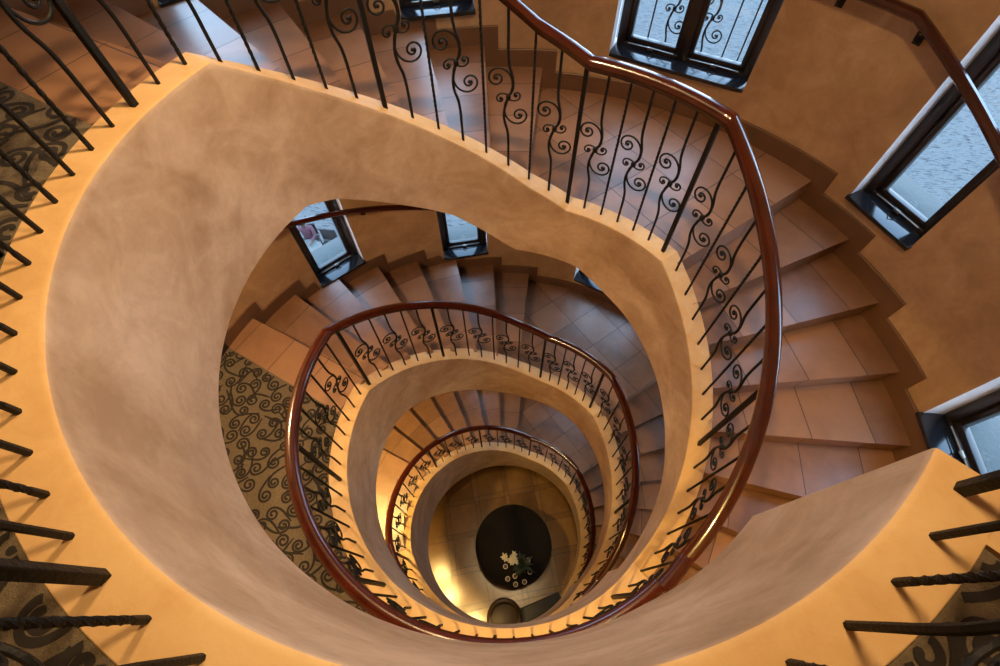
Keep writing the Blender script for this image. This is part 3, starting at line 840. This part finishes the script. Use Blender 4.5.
def person(loc, rz):
    rt = Matrix.Rotation(rz, 3, 'Z')
    def P(x, y, z): return Vector((x, y, z))
    J = {'pel': (0, -.05, .56, .14, .12), 'bel': (0, -.07, .70, .135, .11), 'che': (0, -.05, .90, .155, .115), 'neckb': (0, -.02, 1.06, .07, .07), 'neck': (0, 0, 1.12, .052, .055), 'head': (0, .03, 1.22, .078, .095), 'crown': (0, .02, 1.31, .06, .075)}
    ed = [('pel', 'bel'), ('bel', 'che'), ('che', 'neckb'), ('neckb', 'neck'), ('neck', 'head'), ('head', 'crown')]
    for s, q in ((-1, 'l'), (1, 'r')):
        J.update({'sh'+q: (.18*s, -.03, 1.0, .06, .06), 'el'+q: (.24*s, .10, .78, .042, .042), 'wr'+q: (.14*s, .33, .80, .03, .03), 'ha'+q: (.10*s, .40, .80, .034, .022),
                  'hi'+q: (.09*s, .0, .54, .09, .09), 'kn'+q: (.12*s, .42, .53, .062, .062), 'an'+q: (.12*s, .44, .10, .042, .042), 'to'+q: (.13*s, .60, .045, .036, .036)})
        ed += [('che', 'sh'+q), ('sh'+q, 'el'+q), ('el'+q, 'wr'+q), ('wr'+q, 'ha'+q), ('pel', 'hi'+q), ('hi'+q, 'kn'+q), ('kn'+q, 'an'+q), ('an'+q, 'to'+q)]
        for k in range(4):
            n_ = 'f%d%s' % (k, q); J[n_] = ((.10-.02*(k-1.5))*s, .47-.006*abs(k-1.2), .785, .009, .009); ed.append(('ha'+q, n_))
        J['th'+q] = (.06*s, .41, .80, .010, .010); ed.append(('ha'+q, 'th'+q))
    ks = list(J); me = bpy.data.meshes.new('body')
    me.from_pydata([rt @ Vector(J[k][:3]) for k in ks], [(ks.index(a), ks.index(b)) for a, b in ed], [])
    o = bpy.data.objects.new('person', me); col.objects.link(o); o.location = loc
    mo = o.modifiers.new('skin', 'SKIN'); su = o.modifiers.new('sub', 'SUBSURF'); su.levels = su.render_levels = 2
    for i, k in enumerate(ks):
        sv = me.skin_vertices[0].data[i]; sv.radius = J[k][3:]; sv.use_root = (k == 'pel')
    dg = bpy.context.evaluated_depsgraph_get(); m2 = bpy.data.meshes.new_from_object(o.evaluated_get(dg)); o.modifiers.clear(); o.data = m2
    for m in (M['pink'], M['denim'], M['skin']): m2.materials.append(m)
    inv = rt.inverted()
    for p in m2.polygons:
        c = inv @ p.center; p.use_smooth = True
        p.material_index = 2 if c.z > 1.075 or (c.y > .34 and c.z > .70) else (1 if c.z < .62 else 0)
    tag(o, 'seated person in a mauve top at the street cafe table, seen through the window', 'person')
    h = MB()
    h.ball(rt @ Vector((0, .0, 1.265)), .105, 1, 1.12, 1.0, seg=14); h.ball(rt @ Vector((0, -.07, 1.17)), .075, 1.1, .8, 1.3, seg=10)
    ho = h.build('hair', M['hair'], origin=(0, 0, 0)); ho.parent = o
    fc = MB(); 
    for s in (-1, 1):
        fc.ball(rt @ Vector((.03*s, .125, 1.235)), .010, seg=8); fc.ball(rt @ Vector((.083*s, .03, 1.22)), .02, .5, 1, 1.4, seg=8)
    fc.ball(rt @ Vector((0, .137, 1.205)), .014, .8, 1, 1.3, seg=8); fc.ball(rt @ Vector((0, .125, 1.17)), .018, 1.4, .5, .5, seg=8)
    fo = fc.build('face', M['skin'], origin=(0, 0, 0)); fo.parent = o
person(pl, prz)
# shrub outside the right hand window
def shrub(loc, r, label, seed):
    rnd = random.Random(seed); e = empty('street_shrub', loc, label, 'shrub'); mb = MB()
    for k in range(260):
        a, b = rnd.uniform(0, 6.28), rnd.uniform(-.1, 1.5); q = r*rnd.uniform(.55, 1)
        p = Vector(loc)+Vector((q*math.cos(a)*math.cos(b), q*math.sin(a)*math.cos(b), .55*r+q*math.sin(b)))
        leafblade(mb, p, (math.cos(a), math.sin(a), rnd.uniform(-.2, .8)), rnd.uniform(.2, .4), rnd.uniform(.05, .1))
    mb.build('foliage', M['foliage'], e)
    mb = MB()
    for k in range(5): mb.tube([Vector(loc), Vector(loc)+Vector((rnd.uniform(-.4, .4)*r, rnd.uniform(-.4, .4)*r, r))], .03, 6, taper=.4)
    mb.build('stem', M['darkwood'], e)
shrub(at(14.5, 356), 1.5, 'leafy shrub on the street outside the window at the right edge', 2)
shrub(at(12.4, 349), 1.3, 'smaller leafy shrub on the street outside the right edge window', 4)

# ------------------------------------------------------------------ daylight
w = bpy.data.worlds.new('overcast_sky'); scene.world = w; w.use_nodes = True
bg = w.node_tree.nodes['Background']; bg.inputs[1].default_value = 9.0; kw = NB(w.node_tree)
tc = kw.n('ShaderNodeTexCoord'); sx = kw.n('ShaderNodeSeparateXYZ'); kw.l(tc.outputs['Generated'], sx.inputs[0])
kw.l(kw.ramp(sx.outputs[2], [(.0, (.78, .86, 1.)), (.30, (.52, .73, 1.)), (.9, (.40, .64, 1.))]), bg.inputs[0])
# ------------------------------------------------------------------ camera
f_px, nx, ny = 468.808, 506.996, 608.412
down = Vector(((nx-500)/f_px, -(ny-333)/f_px, -1)).normalized(); up = -down
Y = Vector((0, 1, 0)); Y = (Y-up*Y.dot(up)).normalized(); X = Y.cross(up)
cam = bpy.data.cameras.new('camera'); cam.sensor_width = 36; cam.lens = f_px*36/1000; cam.clip_start = .02
co = bpy.data.objects.new('camera', cam); col.objects.link(co)
rot = Matrix((X, Y, up))
co.matrix_world = Matrix.Translation(Vector((.02794, -1.26885, ZC))) @ rot.to_4x4()
scene.camera = co
vs = scene.view_settings; vs.view_transform = 'Standard'; vs.look = 'None'; vs.gamma = 1; vs.exposure = 0; vs.use_curve_mapping = False
